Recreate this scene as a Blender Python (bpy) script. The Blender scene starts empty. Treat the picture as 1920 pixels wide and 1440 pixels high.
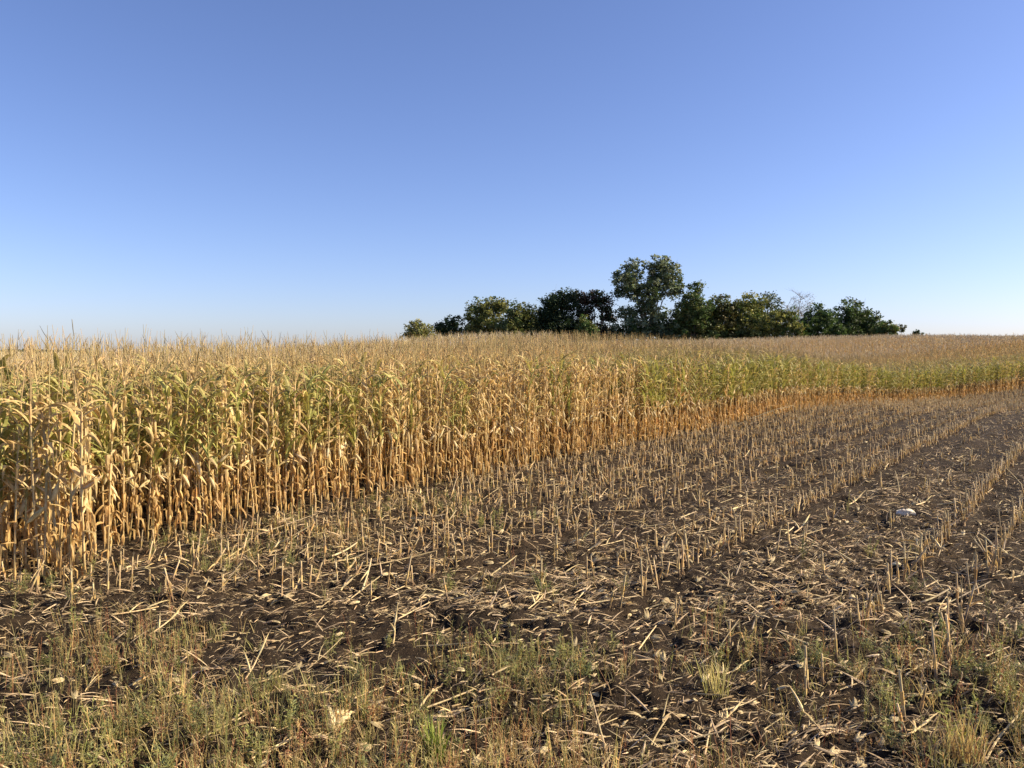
import bpy, math, random
import numpy as np

# ------------------------------------------------------------------ camera, sky, sun, exposure
scene = bpy.context.scene
COL = scene.collection
CAM_H = 2.7
F = 1500.0 / 1920.0                      # focal length in image widths
PITCH = math.atan(60.0 / 1500.0)         # eye level sits 60 px above the middle of the 1920x1440 frame
cam_data = bpy.data.cameras.new("camera")
cam_data.sensor_width = 36.0
cam_data.lens = 36.0 * F
cam_data.clip_start = 0.05
cam_data.clip_end = 9000.0
cam = bpy.data.objects.new("camera", cam_data)
cam.location = (0, 0, CAM_H)
cam.rotation_euler = (math.pi / 2 - PITCH, 0, 0)
COL.objects.link(cam)
scene.camera = cam

SUN_EL = math.radians(28.0)
SUN_FWD = math.radians(3.0)             # the sun stands straight right of the view
to_sun = np.array([math.cos(SUN_EL) * math.cos(SUN_FWD), math.cos(SUN_EL) * math.sin(SUN_FWD), math.sin(SUN_EL)])

world = bpy.data.worlds.new("World")
scene.world = world
world.use_nodes = True
wt = world.node_tree
wt.nodes.clear()
sky = wt.nodes.new("ShaderNodeTexSky")
sky.sky_type = 'NISHITA'
sky.sun_disc = False
sky.sun_elevation = SUN_EL
sky.sun_rotation = math.pi / 2 - SUN_FWD
sky.altitude = 300.0
sky.air_density = 0.88
sky.dust_density = 0.8
sky.ozone_density = 3.0
bg = wt.nodes.new("ShaderNodeBackground")
bg.inputs["Strength"].default_value = 0.093
wb = wt.nodes.new("ShaderNodeVectorMath")          # the camera's white balance, the same over the whole sky
wb.operation = 'MULTIPLY'
wb.inputs[1].default_value = (0.89, 0.85, 1.04)
wo = wt.nodes.new("ShaderNodeOutputWorld")
wt.links.new(sky.outputs[0], wb.inputs[0])
wt.links.new(wb.outputs[0], bg.inputs[0])
wt.links.new(bg.outputs[0], wo.inputs[0])

sd = bpy.data.lights.new("sun", 'SUN')
sd.energy = 4.9
sd.angle = math.radians(0.5)
sd.color = (1.0, 0.85, 0.61)
sun = bpy.data.objects.new("sun", sd)
from mathutils import Vector, Matrix, Euler
sun.rotation_euler = Vector(to_sun).to_track_quat('Z', 'Y').to_euler()
sun.location = (30, 10, 20)
COL.objects.link(sun)

scene.view_settings.view_transform = 'Standard'
scene.view_settings.look = 'None'
scene.view_settings.gamma = 1.0
scene.view_settings.use_curve_mapping = False
scene.view_settings.exposure = 0.95
scene.render.engine = 'CYCLES'
scene.cycles.max_bounces = 8
scene.cycles.diffuse_bounces = 4
scene.cycles.transmission_bounces = 5

# ------------------------------------------------------------------ helpers
rng = np.random.default_rng(7)
R = random.Random(11)
ROW = math.radians(37.0)
UX, UY = math.sin(ROW), math.cos(ROW)     # along the rows
PX, PY = math.cos(ROW), -math.sin(ROW)    # across the rows, to the right
T0 = -11.0                                 # edge of the standing corn
SPACING = 0.76


def sm(x, a, b):
    x = np.clip((np.asarray(x, float) - a) / (b - a), 0, 1)
    return x * x * (3 - 2 * x)


def bend(s):
    return 0.0042 * np.maximum(np.asarray(s, float) - 36.0, 0) ** 2


def st_of(x, y):
    s = x * UX + y * UY
    return s, x * PX + y * PY - bend(s)


def xy_of(s, t):
    t = t + bend(s)
    return s * UX + t * PX, s * UY + t * PY


def _hash(ix, iy, seed):
    h = (ix.astype(np.int64) * 374761393 + iy.astype(np.int64) * 668265263 + seed * 974634777) & 0xffffffff
    h = ((h ^ (h >> 13)) * 1274126177) & 0xffffffff
    return ((h ^ (h >> 16)) & 0xffff) / 65535.0


def vnoise(x, y, seed=0):
    x = np.asarray(x, float); y = np.asarray(y, float)
    ix = np.floor(x); iy = np.floor(y)
    fx = x - ix; fy = y - iy
    fx = fx * fx * (3 - 2 * fx); fy = fy * fy * (3 - 2 * fy)
    a = _hash(ix, iy, seed); b = _hash(ix + 1, iy, seed); c = _hash(ix, iy + 1, seed); d = _hash(ix + 1, iy + 1, seed)
    return (a * (1 - fx) + b * fx) * (1 - fy) + (c * (1 - fx) + d * fx) * fy


def terrain(x, y):
    """Large shapes of the land."""
    x = np.asarray(x, float); y = np.asarray(y, float)
    r = np.hypot(x, y)
    th = np.arctan2(x, np.maximum(y, 1e-6))
    hill = (1.6 * sm(th, -0.22, 0.12) + 0.75 * sm(th, 0.12, 0.5)) * sm(r, 58, 120)
    hill = np.where(y > 0, hill, 0)
    swell = 0.75 * np.exp(-((x + 1) / 13.0) ** 2 - ((y - 42) / 10.0) ** 2)
    inner = -(x * PX + y * PY) - 11.0
    dip = -(0.42 * sm(r, 34, 60) + 0.5 * sm(inner, 2, 16)) * sm(th, 0.24, 0.42) * sm(r, 34, 50) * (1 - sm(r, 76, 112))
    fall = -0.22 * sm(-th, -0.05, 0.35) * sm(r, 13, 42)
    return hill + swell + np.where(y > 0, dip + fall, 0)


def micro(x, y):
    """Clods, ruts and the low beds that the rows stand on; fades out with distance."""
    r = np.hypot(x, y)
    s, t = st_of(x, y)
    f = 1 - sm(r, 18, 55)
    z = 0.055 * (vnoise(x * 1.1, y * 1.1, 3) - 0.5)
    z += 0.05 * (vnoise(x * 2.2, y * 2.2, 8) - 0.5)
    z += 0.075 * (vnoise(x * 3.6, y * 3.6, 4) - 0.5) ** 2 * 4 * (vnoise(x * 0.8, y * 0.8, 9))
    z += 0.10 * np.maximum(vnoise(x * 7.5, y * 7.5, 5) - 0.55, 0) + 0.04 * (vnoise(x * 12, y * 12, 15) - 0.5)
    z += 0.022 * (vnoise(x * 19, y * 19, 6) - 0.5)
    z += 0.02 * np.cos(2 * math.pi * (t - T0) / SPACING) * sm(r, 6, 10)
    return 1.3 * z * f


def ground_z(x, y):
    return terrain(x, y) + micro(x, y)


def at_px(px, py, z=0.0):
    """Where the line of sight through a pixel of the 1920x1440 photograph meets height z."""
    dx = (px - 960) / 1500.0; dz = -(py - 720) / 1500.0
    c, sn = math.cos(PITCH), math.sin(PITCH)
    ry = c + dz * sn; rz = dz * c - sn
    k = (z - CAM_H) / rz
    return dx * k, ry * k


def tag(o, label=None, cat=None, group=None, kind=None):
    if label: o["label"] = label
    if cat: o["category"] = cat
    if group: o["group"] = group
    if kind: o["kind"] = kind
    return o


class MB:
    """Collects vertices, faces, a tint per vertex and a material slot per face."""
    def __init__(self):
        self.v = []; self.f = []; self.c = []; self.m = []

    def add(self, verts, faces, cols, mat=0):
        n = len(self.v)
        self.v.extend([tuple(p) for p in verts])
        if len(cols) == 3 and not hasattr(cols[0], '__len__'):
            cols = [cols] * len(verts)
        self.c.extend([tuple(q) for q in cols])
        self.f.extend([tuple(i + n for i in fc) for fc in faces])
        self.m.extend([mat] * len(faces))

    def join(self, other, mat=0):
        n = len(self.v)
        self.v.extend(other.v); self.c.extend(other.c)
        self.f.extend([tuple(i + n for i in fc) for fc in other.f])
        self.m.extend([mat] * len(other.f))

    def mesh(self, name, mats, smooth=False):
        me = bpy.data.meshes.new(name)
        me.from_pydata(self.v, [], self.f)
        a = me.attributes.new("tint", 'FLOAT_COLOR', 'POINT')
        arr = np.ones((len(self.v), 4), np.float32)
        if self.v:
            arr[:, :3] = np.array(self.c, np.float32)
        a.data.foreach_set("color", arr.ravel())
        for m in mats: me.materials.append(m)
        if len(mats) > 1:
            me.polygons.foreach_set("material_index", np.array(self.m, np.int32))
        if smooth:
            me.polygons.foreach_set("use_smooth", np.ones(len(self.f), bool))
        me.update()
        return me


def link(name, me, parent=None):
    o = bpy.data.objects.new(name, me)
    COL.objects.link(o)
    if parent is not None: o.parent = parent
    return o


def tube(mb, pts, rads, cols, sides=5, mat=0, cap=True):
    pts = [np.array(p, float) for p in pts]
    n = len(pts)
    verts = []; vc = []
    for i, p in enumerate(pts):
        d = pts[min(i + 1, n - 1)] - pts[max(i - 1, 0)]
        d = d / (np.linalg.norm(d) + 1e-9)
        ref = np.array([0, 0, 1.0]) if abs(d[2]) < 0.9 else np.array([1.0, 0, 0])
        a = np.cross(d, ref); a /= np.linalg.norm(a)
        b = np.cross(d, a)
        for k in range(sides):
            an = 2 * math.pi * k / sides
            verts.append(p + rads[i] * (math.cos(an) * a + math.sin(an) * b))
            vc.append(cols[i] if hasattr(cols[0], '__len__') else cols)
    faces = []
    for i in range(n - 1):
        for k in range(sides):
            k2 = (k + 1) % sides
            faces.append((i * sides + k, i * sides + k2, (i + 1) * sides + k2, (i + 1) * sides + k))
    if cap:
        faces.append(tuple(range(sides - 1, -1, -1)))
        faces.append(tuple((n - 1) * sides + k for k in range(sides)))
    mb.add(verts, faces, vc, mat)


def mixc(a, b, u):
    return tuple(a[i] * (1 - u) + b[i] * u for i in range(3))


def jit(c, r, amt=0.15):
    k = 1 + r.uniform(-amt, amt)
    return tuple(max(0.004, x * k * (1 + r.uniform(-0.05, 0.05))) for x in c)


# ------------------------------------------------------------------ materials
def new_mat(name):
    m = bpy.data.materials.new(name)
    m.use_nodes = True
    nt = m.node_tree
    nt.nodes.clear()
    return m, nt, nt.nodes, nt.links


def tint_mat(name, trans=0.0, rough=0.6, noise_scale=(30, 30, 6), noise_amt=0.35, rand_amt=0.22, spec=0.25, trans_gain=1.0):
    """Tint attribute x streaky noise x a random value for each object or copy, with some light passing through."""
    m, nt, N, L = new_mat(name)
    out = N.new("ShaderNodeOutputMaterial")
    at = N.new("ShaderNodeAttribute"); at.attribute_name = "tint"
    tc = N.new("ShaderNodeTexCoord")
    mp = N.new("ShaderNodeMapping"); mp.inputs["Scale"].default_value = noise_scale
    L.new(tc.outputs["Object"], mp.inputs[0])
    no = N.new("ShaderNodeTexNoise"); no.inputs["Scale"].default_value = 1.0; no.inputs["Detail"].default_value = 3.0
    L.new(mp.outputs[0], no.inputs["Vector"])
    mr = N.new("ShaderNodeMapRange")
    mr.inputs[1].default_value = 0.25; mr.inputs[2].default_value = 0.75
    mr.inputs[3].default_value = 1 - noise_amt; mr.inputs[4].default_value = 1 + noise_amt
    L.new(no.outputs["Fac"], mr.inputs[0])
    oi = N.new("ShaderNodeObjectInfo")
    mr2 = N.new("ShaderNodeMapRange")
    mr2.inputs[3].default_value = 1 - rand_amt; mr2.inputs[4].default_value = 1 + rand_amt
    L.new(oi.outputs["Random"], mr2.inputs[0])
    mu = N.new("ShaderNodeMath"); mu.operation = 'MULTIPLY'
    L.new(mr.outputs[0], mu.inputs[0]); L.new(mr2.outputs[0], mu.inputs[1])
    vm = N.new("ShaderNodeVectorMath"); vm.operation = 'SCALE'
    L.new(at.outputs["Color"], vm.inputs[0]); L.new(mu.outputs[0], vm.inputs["Scale"])
    bs = N.new("ShaderNodeBsdfPrincipled")
    bs.inputs["Roughness"].default_value = rough
    bs.inputs["Specular IOR Level"].default_value = spec
    L.new(vm.outputs[0], bs.inputs["Base Color"])
    if trans > 0:
        tr = N.new("ShaderNodeBsdfTranslucent")
        hs = N.new("ShaderNodeHueSaturation"); hs.inputs["Saturation"].default_value = 1.08; hs.inputs["Value"].default_value = trans_gain
        L.new(vm.outputs[0], hs.inputs["Color"]); L.new(hs.outputs[0], tr.inputs[0])
        mx = N.new("ShaderNodeMixShader"); mx.inputs[0].default_value = trans
        L.new(bs.outputs[0], mx.inputs[1]); L.new(tr.outputs[0], mx.inputs[2])
        L.new(mx.outputs[0], out.inputs[0])
    else:
        L.new(bs.outputs[0], out.inputs[0])
    return m


M_LEAF = tint_mat("corn_leaf", trans=0.30, rough=0.55, noise_scale=(22, 22, 9), noise_amt=0.3, rand_amt=0.2)
M_STALK = tint_mat("corn_stalk", rough=0.5, noise_scale=(40, 40, 6), noise_amt=0.35, rand_amt=0.2)
M_TASSEL = tint_mat("corn_tassel", trans=0.15, rough=0.8, noise_amt=0.2)
M_STUB = tint_mat("cut_stalk", rough=0.6, noise_scale=(60, 60, 14), noise_amt=0.4, rand_amt=0.3)
M_HUSK = tint_mat("dry_husk", trans=0.2, rough=0.6, noise_scale=(30, 30, 30), noise_amt=0.3, rand_amt=0.35)
M_WEED = tint_mat("weed_leaf", trans=0.4, rough=0.55, noise_scale=(20, 20, 20), noise_amt=0.25, rand_amt=0.3)
M_CROWN = tint_mat("tree_leaf", trans=0.3, rough=0.55, noise_scale=(0.35, 0.35, 0.35), noise_amt=0.35, rand_amt=0.05)
M_BARK = tint_mat("tree_bark", rough=0.9, noise_scale=(3, 3, 0.6), noise_amt=0.4, rand_amt=0.1)
M_STONE = tint_mat("pale_stone", rough=0.85, noise_scale=(18, 18, 18), noise_amt=0.25, rand_amt=0.0)


def soil_material():
    m, nt, N, L = new_mat("soil")
    out = N.new("ShaderNodeOutputMaterial")
    bs = N.new("ShaderNodeBsdfPrincipled")
    bs.inputs["Roughness"].default_value = 0.95
    bs.inputs["Specular IOR Level"].default_value = 0.15
    tc = N.new("ShaderNodeTexCoord")

    def noise(scale, detail, rough=0.6):
        n = N.new("ShaderNodeTexNoise"); n.inputs["Scale"].default_value = scale
        n.inputs["Detail"].default_value = detail; n.inputs["Roughness"].default_value = rough
        L.new(tc.outputs["Object"], n.inputs["Vector"])
        return n
    n1 = noise(0.7, 5); n2 = noise(9.0, 6, 0.7); n3 = noise(45.0, 5, 0.7)
    r1 = N.new("ShaderNodeValToRGB")
    e = r1.color_ramp.elements
    e[0].position = 0.3; e[0].color = (0.014, 0.0095, 0.006, 1)
    e[1].position = 0.72; e[1].color = (0.056, 0.038, 0.023, 1)
    L.new(n2.outputs["Fac"], r1.inputs[0])
    r2 = N.new("ShaderNodeValToRGB")
    e = r2.color_ramp.elements
    e[0].position = 0.35; e[0].color = (0.65, 0.65, 0.65, 1)
    e[1].position = 0.7; e[1].color = (1.5, 1.45, 1.35, 1)
    L.new(n1.outputs["Fac"], r2.inputs[0])
    mx = N.new("ShaderNodeMix"); mx.data_type = 'RGBA'; mx.blend_type = 'MULTIPLY'; mx.inputs[0].default_value = 1.0
    L.new(r1.outputs[0], mx.inputs[6]); L.new(r2.outputs[0], mx.inputs[7])
    # crumbs of straw ground into the soil
    vo = N.new("ShaderNodeTexVoronoi"); vo.inputs["Scale"].default_value = 55.0
    mp = N.new("ShaderNodeMapping"); mp.inputs["Scale"].default_value = (1.0, 0.35, 1.0); mp.inputs["Rotation"].default_value = (0, 0, -0.9)
    L.new(tc.outputs["Object"], mp.inputs[0]); L.new(mp.outputs[0], vo.inputs["Vector"])
    lt = N.new("ShaderNodeMath"); lt.operation = 'LESS_THAN'; lt.inputs[1].default_value = 0.2
    L.new(vo.outputs["Distance"], lt.inputs[0])
    sep = N.new("ShaderNodeSeparateColor"); L.new(vo.outputs["Color"], sep.inputs[0])
    gt = N.new("ShaderNodeMath"); gt.operation = 'GREATER_THAN'; gt.inputs[1].default_value = 0.55
    L.new(sep.outputs[0], gt.inputs[0])
    an = N.new("ShaderNodeMath"); an.operation = 'MULTIPLY'; L.new(lt.outputs[0], an.inputs[0]); L.new(gt.outputs[0], an.inputs[1])
    mx2 = N.new("ShaderNodeMix"); mx2.data_type = 'RGBA'
    L.new(an.outputs[0], mx2.inputs[0]); L.new(mx.outputs[2], mx2.inputs[6]); mx2.inputs[7].default_value = (0.22, 0.165, 0.10, 1)
    L.new(mx2.outputs[2], bs.inputs["Base Color"])
    ad = N.new("ShaderNodeMath"); ad.operation = 'ADD'
    L.new(n2.outputs["Fac"], ad.inputs[0]); L.new(n3.outputs["Fac"], ad.inputs[1])
    bu = N.new("ShaderNodeBump"); bu.inputs["Strength"].default_value = 1.0; bu.inputs["Distance"].default_value = 0.03
    L.new(ad.outputs[0], bu.inputs["Height"]); L.new(bu.outputs[0], bs.inputs["Normal"])
    L.new(bs.outputs[0], out.inputs[0])
    return m


# ------------------------------------------------------------------ the ground, one sheet out to the horizon
def build_ground():
    a_front = np.radians(np.arange(-52, 52.01, 0.22))
    a_back = np.radians(np.arange(56, 308, 4.0))
    ang = np.concatenate([a_front, a_back])
    rr = 0.4 * 1.0095 ** np.arange(0, 980)
    rr = rr[rr < 4200]
    A, Q = np.meshgrid(ang, rr)
    X = Q * np.sin(A); Y = Q * np.cos(A)
    Z = ground_z(X, Y)
    na, nr = len(ang), len(rr)
    V = np.stack([X, Y, Z], -1).reshape(-1, 3)
    V = np.vstack([V, [[0, 0, float(ground_z(np.array(0.0), np.array(0.01)))]]])
    i = np.arange(nr - 1)[:, None]; j = np.arange(na)[None, :]; j2 = (j + 1) % na
    quads = np.stack([i * na + j, (i + 1) * na + j, (i + 1) * na + j2, i * na + j2], -1).reshape(-1, 4)
    jj = np.arange(na)
    tris = np.stack([np.full(na, nr * na), jj, (jj + 1) % na], -1)
    nl = quads.size + tris.size
    me = bpy.data.meshes.new("ground")
    me.vertices.add(len(V)); me.vertices.foreach_set("co", V.ravel())
    me.loops.add(nl)
    me.loops.foreach_set("vertex_index", np.concatenate([quads.ravel(), tris.ravel()]).astype(np.int32))
    npoly = len(quads) + len(tris)
    me.polygons.add(npoly)
    starts = np.concatenate([np.arange(len(quads)) * 4, quads.size + np.arange(len(tris)) * 3]).astype(np.int32)
    me.polygons.foreach_set("loop_start", starts)
    me.polygons.foreach_set("use_smooth", np.ones(npoly, bool))
    me.materials.append(soil_material())
    me.update(calc_edges=True)
    me.validate()
    # faces look up
    if me.polygons[0].normal.z < 0:
        me.flip_normals()
    o = link("ground", me)
    tag(o, "dark brown soil of the cut field scattered with straw crumbs", "ground", kind="structure")


build_ground()


# ------------------------------------------------------------------ scattering for what nobody could count
def scatter_object(name, pts, rots, scls, idx, protos, label, cat):
    """One object whose points carry copies of the prototype meshes (geometry nodes)."""
    coll = bpy.data.collections.new(name + "_kinds")
    for k, me in enumerate(protos):
        po = bpy.data.objects.new("%s_kind_%02d" % (name, k), me)
        coll.objects.link(po)
    me = bpy.data.meshes.new(name)
    n = len(pts)
    me.vertices.add(n)
    me.vertices.foreach_set("co", np.asarray(pts, np.float32).ravel())
    a = me.attributes.new("rot", 'FLOAT_VECTOR', 'POINT'); a.data.foreach_set("vector", np.asarray(rots, np.float32).ravel())
    a = me.attributes.new("scl", 'FLOAT_VECTOR', 'POINT'); a.data.foreach_set("vector", np.asarray(scls, np.float32).ravel())
    a = me.attributes.new("kind_index", 'INT', 'POINT'); a.data.foreach_set("value", np.asarray(idx, np.int32))
    o = link(name, me)
    ng = bpy.data.node_groups.new(name + "_scatter", 'GeometryNodeTree')
    ng.interface.new_socket("Geometry", in_out='INPUT', socket_type='NodeSocketGeometry')
    ng.interface.new_socket("Geometry", in_out='OUTPUT', socket_type='NodeSocketGeometry')
    N, L = ng.nodes, ng.links
    gi = N.new("NodeGroupInput"); go = N.new("NodeGroupOutput")
    ci = N.new("GeometryNodeCollectionInfo")
    ci.inputs["Collection"].default_value = coll
    ci.inputs["Separate Children"].default_value = True
    ci.inputs["Reset Children"].default_value = True
    ip = N.new("GeometryNodeInstanceOnPoints")
    ip.inputs["Pick Instance"].default_value = True

    def attr(nm, typ):
        q = N.new("GeometryNodeInputNamedAttribute"); q.data_type = typ; q.inputs["Name"].default_value = nm
        return next(s for s in q.outputs if s.enabled and s.name == "Attribute")
    L.new(gi.outputs[0], ip.inputs["Points"])
    L.new(ci.outputs[0], ip.inputs["Instance"])
    L.new(attr("kind_index", 'INT'), ip.inputs["Instance Index"])
    L.new(attr("rot", 'FLOAT_VECTOR'), ip.inputs["Rotation"])
    L.new(attr("scl", 'FLOAT_VECTOR'), ip.inputs["Scale"])
    L.new(ip.outputs[0], go.inputs[0])
    md = o.modifiers.new("scatter", 'NODES'); md.node_group = ng
    tag(o, label, cat, kind="stuff")
    return o


# ------------------------------------------------------------------ corn plants
STRAW = (0.60, 0.435, 0.185)
STRAW_PALE = (0.74, 0.585, 0.30)
STRAW_DEEP = (0.53, 0.325, 0.115)
RUST = (0.43, 0.225, 0.075)
GREEN = (0.14, 0.19, 0.038)
GREEN_YEL = (0.40, 0.40, 0.10)


def leaf_strip(mb, r, base, az, length, width, e0, droop, twist, col0, col1, nseg=7, fold=0.35, kink=None):
    """A corn blade: rises at e0, bends over by droop, twists and folds along its midrib."""
    p = np.array(base, float)
    ca, sa = math.cos(az), math.sin(az)
    verts = []; cols = []
    el = e0
    step = length / nseg
    wob = r.uniform(-0.5, 0.5)
    for i in range(nseg + 1):
        u = i / nseg
        a = az + wob * u
        d = np.array([math.cos(a) * math.cos(el), math.sin(a) * math.cos(el), math.sin(el)])
        side = np.array([-math.sin(a), math.cos(a), 0.0])
        up = np.cross(d, side)
        tw = twist * u * u + r.uniform(-0.12, 0.12)
        sd_ = side * math.cos(tw) + up * math.sin(tw)
        nn = np.cross(d, sd_)
        w = width * min(1.0, 0.55 + 2.2 * u) * max(0.02, (1 - u ** 2.6)) * 0.5
        w *= 1 + r.uniform(-0.18, 0.18)
        c = mixc(col0, col1, min(1, max(0, u * 1.1 + r.uniform(-0.15, 0.15))))
        verts += [p - sd_ * w, p + nn * (fold * w) * (1 if True else 0), p + sd_ * w]
        cols += [c, mixc(c, STRAW_PALE, 0.2), c]
        p = p + d * step
        if kink is not None and abs(u - kink) < 0.5 / nseg:
            el -= r.uniform(1.2, 2.9)
        else:
            el -= droop / nseg * (0.4 + 1.2 * u)
        el = max(el, -1.52)
    faces = []
    for i in range(nseg):
        b = 3 * i
        faces += [(b, b + 1, b + 4, b + 3), (b + 1, b + 2, b + 5, b + 4)]
    mb.add(verts, faces, cols)


def corn_parts(seed, green=0.0, height=2.35, tassel=True, rusty=0.4, plume=0):
    r = random.Random(seed)
    st, fo, ea, ta = MB(), MB(), MB(), MB()
    # blades, ear and tassel are joined to the stalk's axis
    lean = (r.uniform(-0.05, 0.05), r.uniform(-0.05, 0.05))
    bow = (r.uniform(-0.03, 0.03), r.uniform(-0.03, 0.03))
    top = height * 0.93

    def axis(z):
        u = z / height
        return np.array([lean[0] * z + bow[0] * math.sin(u * 3.0), lean[1] * z + bow[1] * math.sin(u * 3.0), z])
    zs = [-0.08] + [top * i / 7 for i in range(1, 8)]
    scol = []
    for i, z in enumerate(zs):
        c = mixc(jit((0.52, 0.37, 0.18), r, .1), jit((0.60, 0.45, 0.22), r, .1), i / 7)
        if green > 0.5 and 2 < i < 7: c = mixc(c, (0.30, 0.30, 0.09), 0.5)
        scol.append(c)
    tube(st, [axis(z) for z in zs], [0.0130 - 0.0080 * i / 7 for i in range(8)], scol, sides=5)
    phi = r.uniform(0, 2 * math.pi)
    n = r.randint(15, 18)
    for k in range(n):
        u = (k + r.uniform(-0.2, 0.2)) / (n - 1)
        z = 0.16 + (top - 0.18) * min(1, max(0, u)) ** 0.95
        az = phi + math.pi * (k % 2) + r.uniform(-0.5, 0.5)
        b = axis(z)
        rel = z / height
        gl = green * float(sm(rel, 0.36, 0.50)) * (1 - 0.65 * float(sm(rel, 0.86, 1.0)))
        gl = gl if r.random() < 0.45 + 0.55 * green else gl * 0.2
        if gl > 0.35:                                   # a living blade: arching, broad
            c0 = mixc(GREEN, GREEN_YEL, r.random() * 0.9); c1 = mixc(GREEN_YEL, STRAW, r.random())
            leaf_strip(fo, r, b, az, r.uniform(0.55, 0.8), r.uniform(0.06, 0.085), r.uniform(0.85, 1.25), r.uniform(1.2, 2.4), r.uniform(-0.9, 0.9), jit(c0, r), jit(c1, r), fold=0.3)
        elif rel > 0.74:                                # dry upper blade, fairly erect, curled
            c0 = mixc(STRAW, STRAW_PALE, r.random() * 0.8); c1 = mixc(STRAW, STRAW_DEEP, r.random() * 0.8)
            leaf_strip(fo, r, b, az, r.uniform(0.22, 0.50), r.uniform(0.042, 0.078), r.uniform(0.6, 1.4), r.uniform(0.4, 2.8), r.uniform(-2.8, 2.8), jit(c0, r), jit(c1, r), fold=0.7, kink=r.uniform(0.15, 0.8) if r.random() < 0.6 else None)
        elif rel > 0.34:                                # dry middle blade, broken over
            c0 = mixc(STRAW, STRAW_PALE, r.random()); c1 = mixc(STRAW_DEEP, STRAW, r.random())
            leaf_strip(fo, r, b, az, r.uniform(0.2, 0.55), r.uniform(0.035, 0.082), r.uniform(0.6, 1.45), r.uniform(0.2, 2.0), r.uniform(-3.2, 3.2), jit(c0, r), jit(c1, r), fold=0.6, kink=r.uniform(0.03, 0.28) if r.random() < 0.75 else None)
        else:                                           # withered lower blade hanging down the stalk
            c0 = mixc(STRAW_DEEP, STRAW, r.random()); c1 = mixc(RUST, STRAW_DEEP, 1 - r.random() * rusty)
            leaf_strip(fo, r, b, az, r.uniform(0.15, 0.48), r.uniform(0.03, 0.07), r.uniform(-1.4, 0.7), r.uniform(0.8, 2.8), r.uniform(-3.4, 3.4), jit(c0, r), jit(c1, r), fold=0.8, kink=r.uniform(.05, .3))
        # the sheath that wraps the stalk below the blade
        if r.random() < 0.7:
            q = axis(max(0.02, z - r.uniform(0.10, 0.18)))
            cc = mixc(STRAW, STRAW_PALE, r.random()) if gl < 0.35 else mixc(GREEN_YEL, STRAW, 0.5)
            if rel < 0.34: cc = mixc(STRAW_DEEP, STRAW, r.random())
            tube(fo, [q, (q + b) / 2, b + np.array([0, 0, 0.02])], [0.012, 0.019 - 0.006 * rel, 0.011], jit(cc, r), sides=5, cap=False)
    # the ear in its dry husk
    for q in range(1):
        z = height * r.uniform(0.38, 0.5)
        az = r.uniform(0, 2 * math.pi); b = axis(z)
        el = r.choice([r.uniform(-1.3, -0.4), r.uniform(0.4, 1.2)])
        d = np.array([math.cos(az) * math.cos(el), math.sin(az) * math.cos(el), math.sin(el)])
        L_ = r.uniform(0.2, 0.27); cc = jit(mixc(STRAW_PALE, (0.74, 0.62, 0.38), r.random()), r, .08)
        prof = [(0, .008), (.1, .021), (.35, .029), (.65, .026), (.9, .013), (1.05, .003)]
        tube(ea, [b + d * (0.02 + L_ * a) for a, _ in prof], [w for _, w in prof], cc, sides=7)
        leaf_strip(ea, r, b + d * 0.06, az + 0.5, 0.2, 0.035, el + 0.3, 0.8, 1.0, cc, STRAW_DEEP, nseg=4)
    if tassel:
        tb = axis(top)
        c = jit((0.48, 0.36, 0.165) if not plume else (0.66, 0.545, 0.36), r, 0.15)
        h = r.uniform(0.48, 0.80)
        tl = np.array([lean[0] + r.uniform(-.15, .15), lean[1] + r.uniform(-.15, .15), 1.0])
        tip = tb + tl * h
        tube(ta, [tb, tb + (tip - tb) * 0.45, tb + (tip - tb) * 0.5, tip], [0.0045, 0.0036, 0.0055, 0.0025], c, sides=4)
        for k in range(r.randint(1, 4) + plume):
            a = r.uniform(0, 6.28); u = r.uniform(0.45, 0.72)
            s0 = tb + (tip - tb) * u
            e = r.uniform(0.75, 1.3); L2 = r.uniform(0.12, 0.24)
            d = np.array([math.cos(a) * math.cos(e), math.sin(a) * math.cos(e), math.sin(e)])
            d2 = d + np.array([0, 0, r.uniform(-0.3, 0.3)])
            tube(ta, [s0, s0 + d * L2 * 0.5, s0 + d * L2 * 0.5 + d2 * L2 * 0.5], [0.0035, 0.005, 0.0022], jit(c, r), sides=3, cap=False)
    return st, fo, ea, ta


CORN_KINDS = []     # dry 0..5, half green 6..8, green 9..12
for k in range(6): CORN_KINDS.append(dict(seed=100 + k, green=0.0, height=R.uniform(2.3, 2.5), rusty=0.5))
for k in range(3): CORN_KINDS.append(dict(seed=200 + k, green=0.55, height=R.uniform(2.2, 2.4), rusty=0.7))
for k in range(4): CORN_KINDS.append(dict(seed=300 + k, green=1.0, height=R.uniform(2.2, 2.35), rusty=0.9))
for k in range(3): CORN_KINDS.append(dict(seed=400 + k, green=0.0, height=R.uniform(2.3, 2.4), rusty=0.3, plume=7))   # deep in the field
corn_sets = [corn_parts(**k) for k in CORN_KINDS]


def corn_kind_of(s, j, u1, u2):
    """Dry inside the field; green leaves survive in the rows along the cut edge, mostly farther along it."""
    edge = 1 - sm(j, 3, 9)
    pg = (0.26 * (1 - sm(s, 8, 16)) + 0.24 + 0.85 * sm(s, 18, 28) * (1 - 0.55 * sm(s, 62, 80))) * edge
    pg = np.minimum(pg, 0.74)
    patch = vnoise(s * 0.55, j * 0.6, 31)
    full = 0.25 + 0.6 * sm(s, 18, 28)
    k_dry = (u2 * 6).astype(int) % 6
    k_half = 6 + (u2 * 3).astype(int) % 3
    k_full = 9 + (u2 * 4).astype(int) % 4
    g = (u1 * 0.7 + patch * 0.3) < pg
    k_dry = np.where((j > 14) & (u1 > 0.25), 13 + (u2 * 3).astype(int) % 3, k_dry)
    return np.where(g, np.where(((u1 * 7919) % 1.0) < full, k_full, k_half), k_dry)


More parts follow.
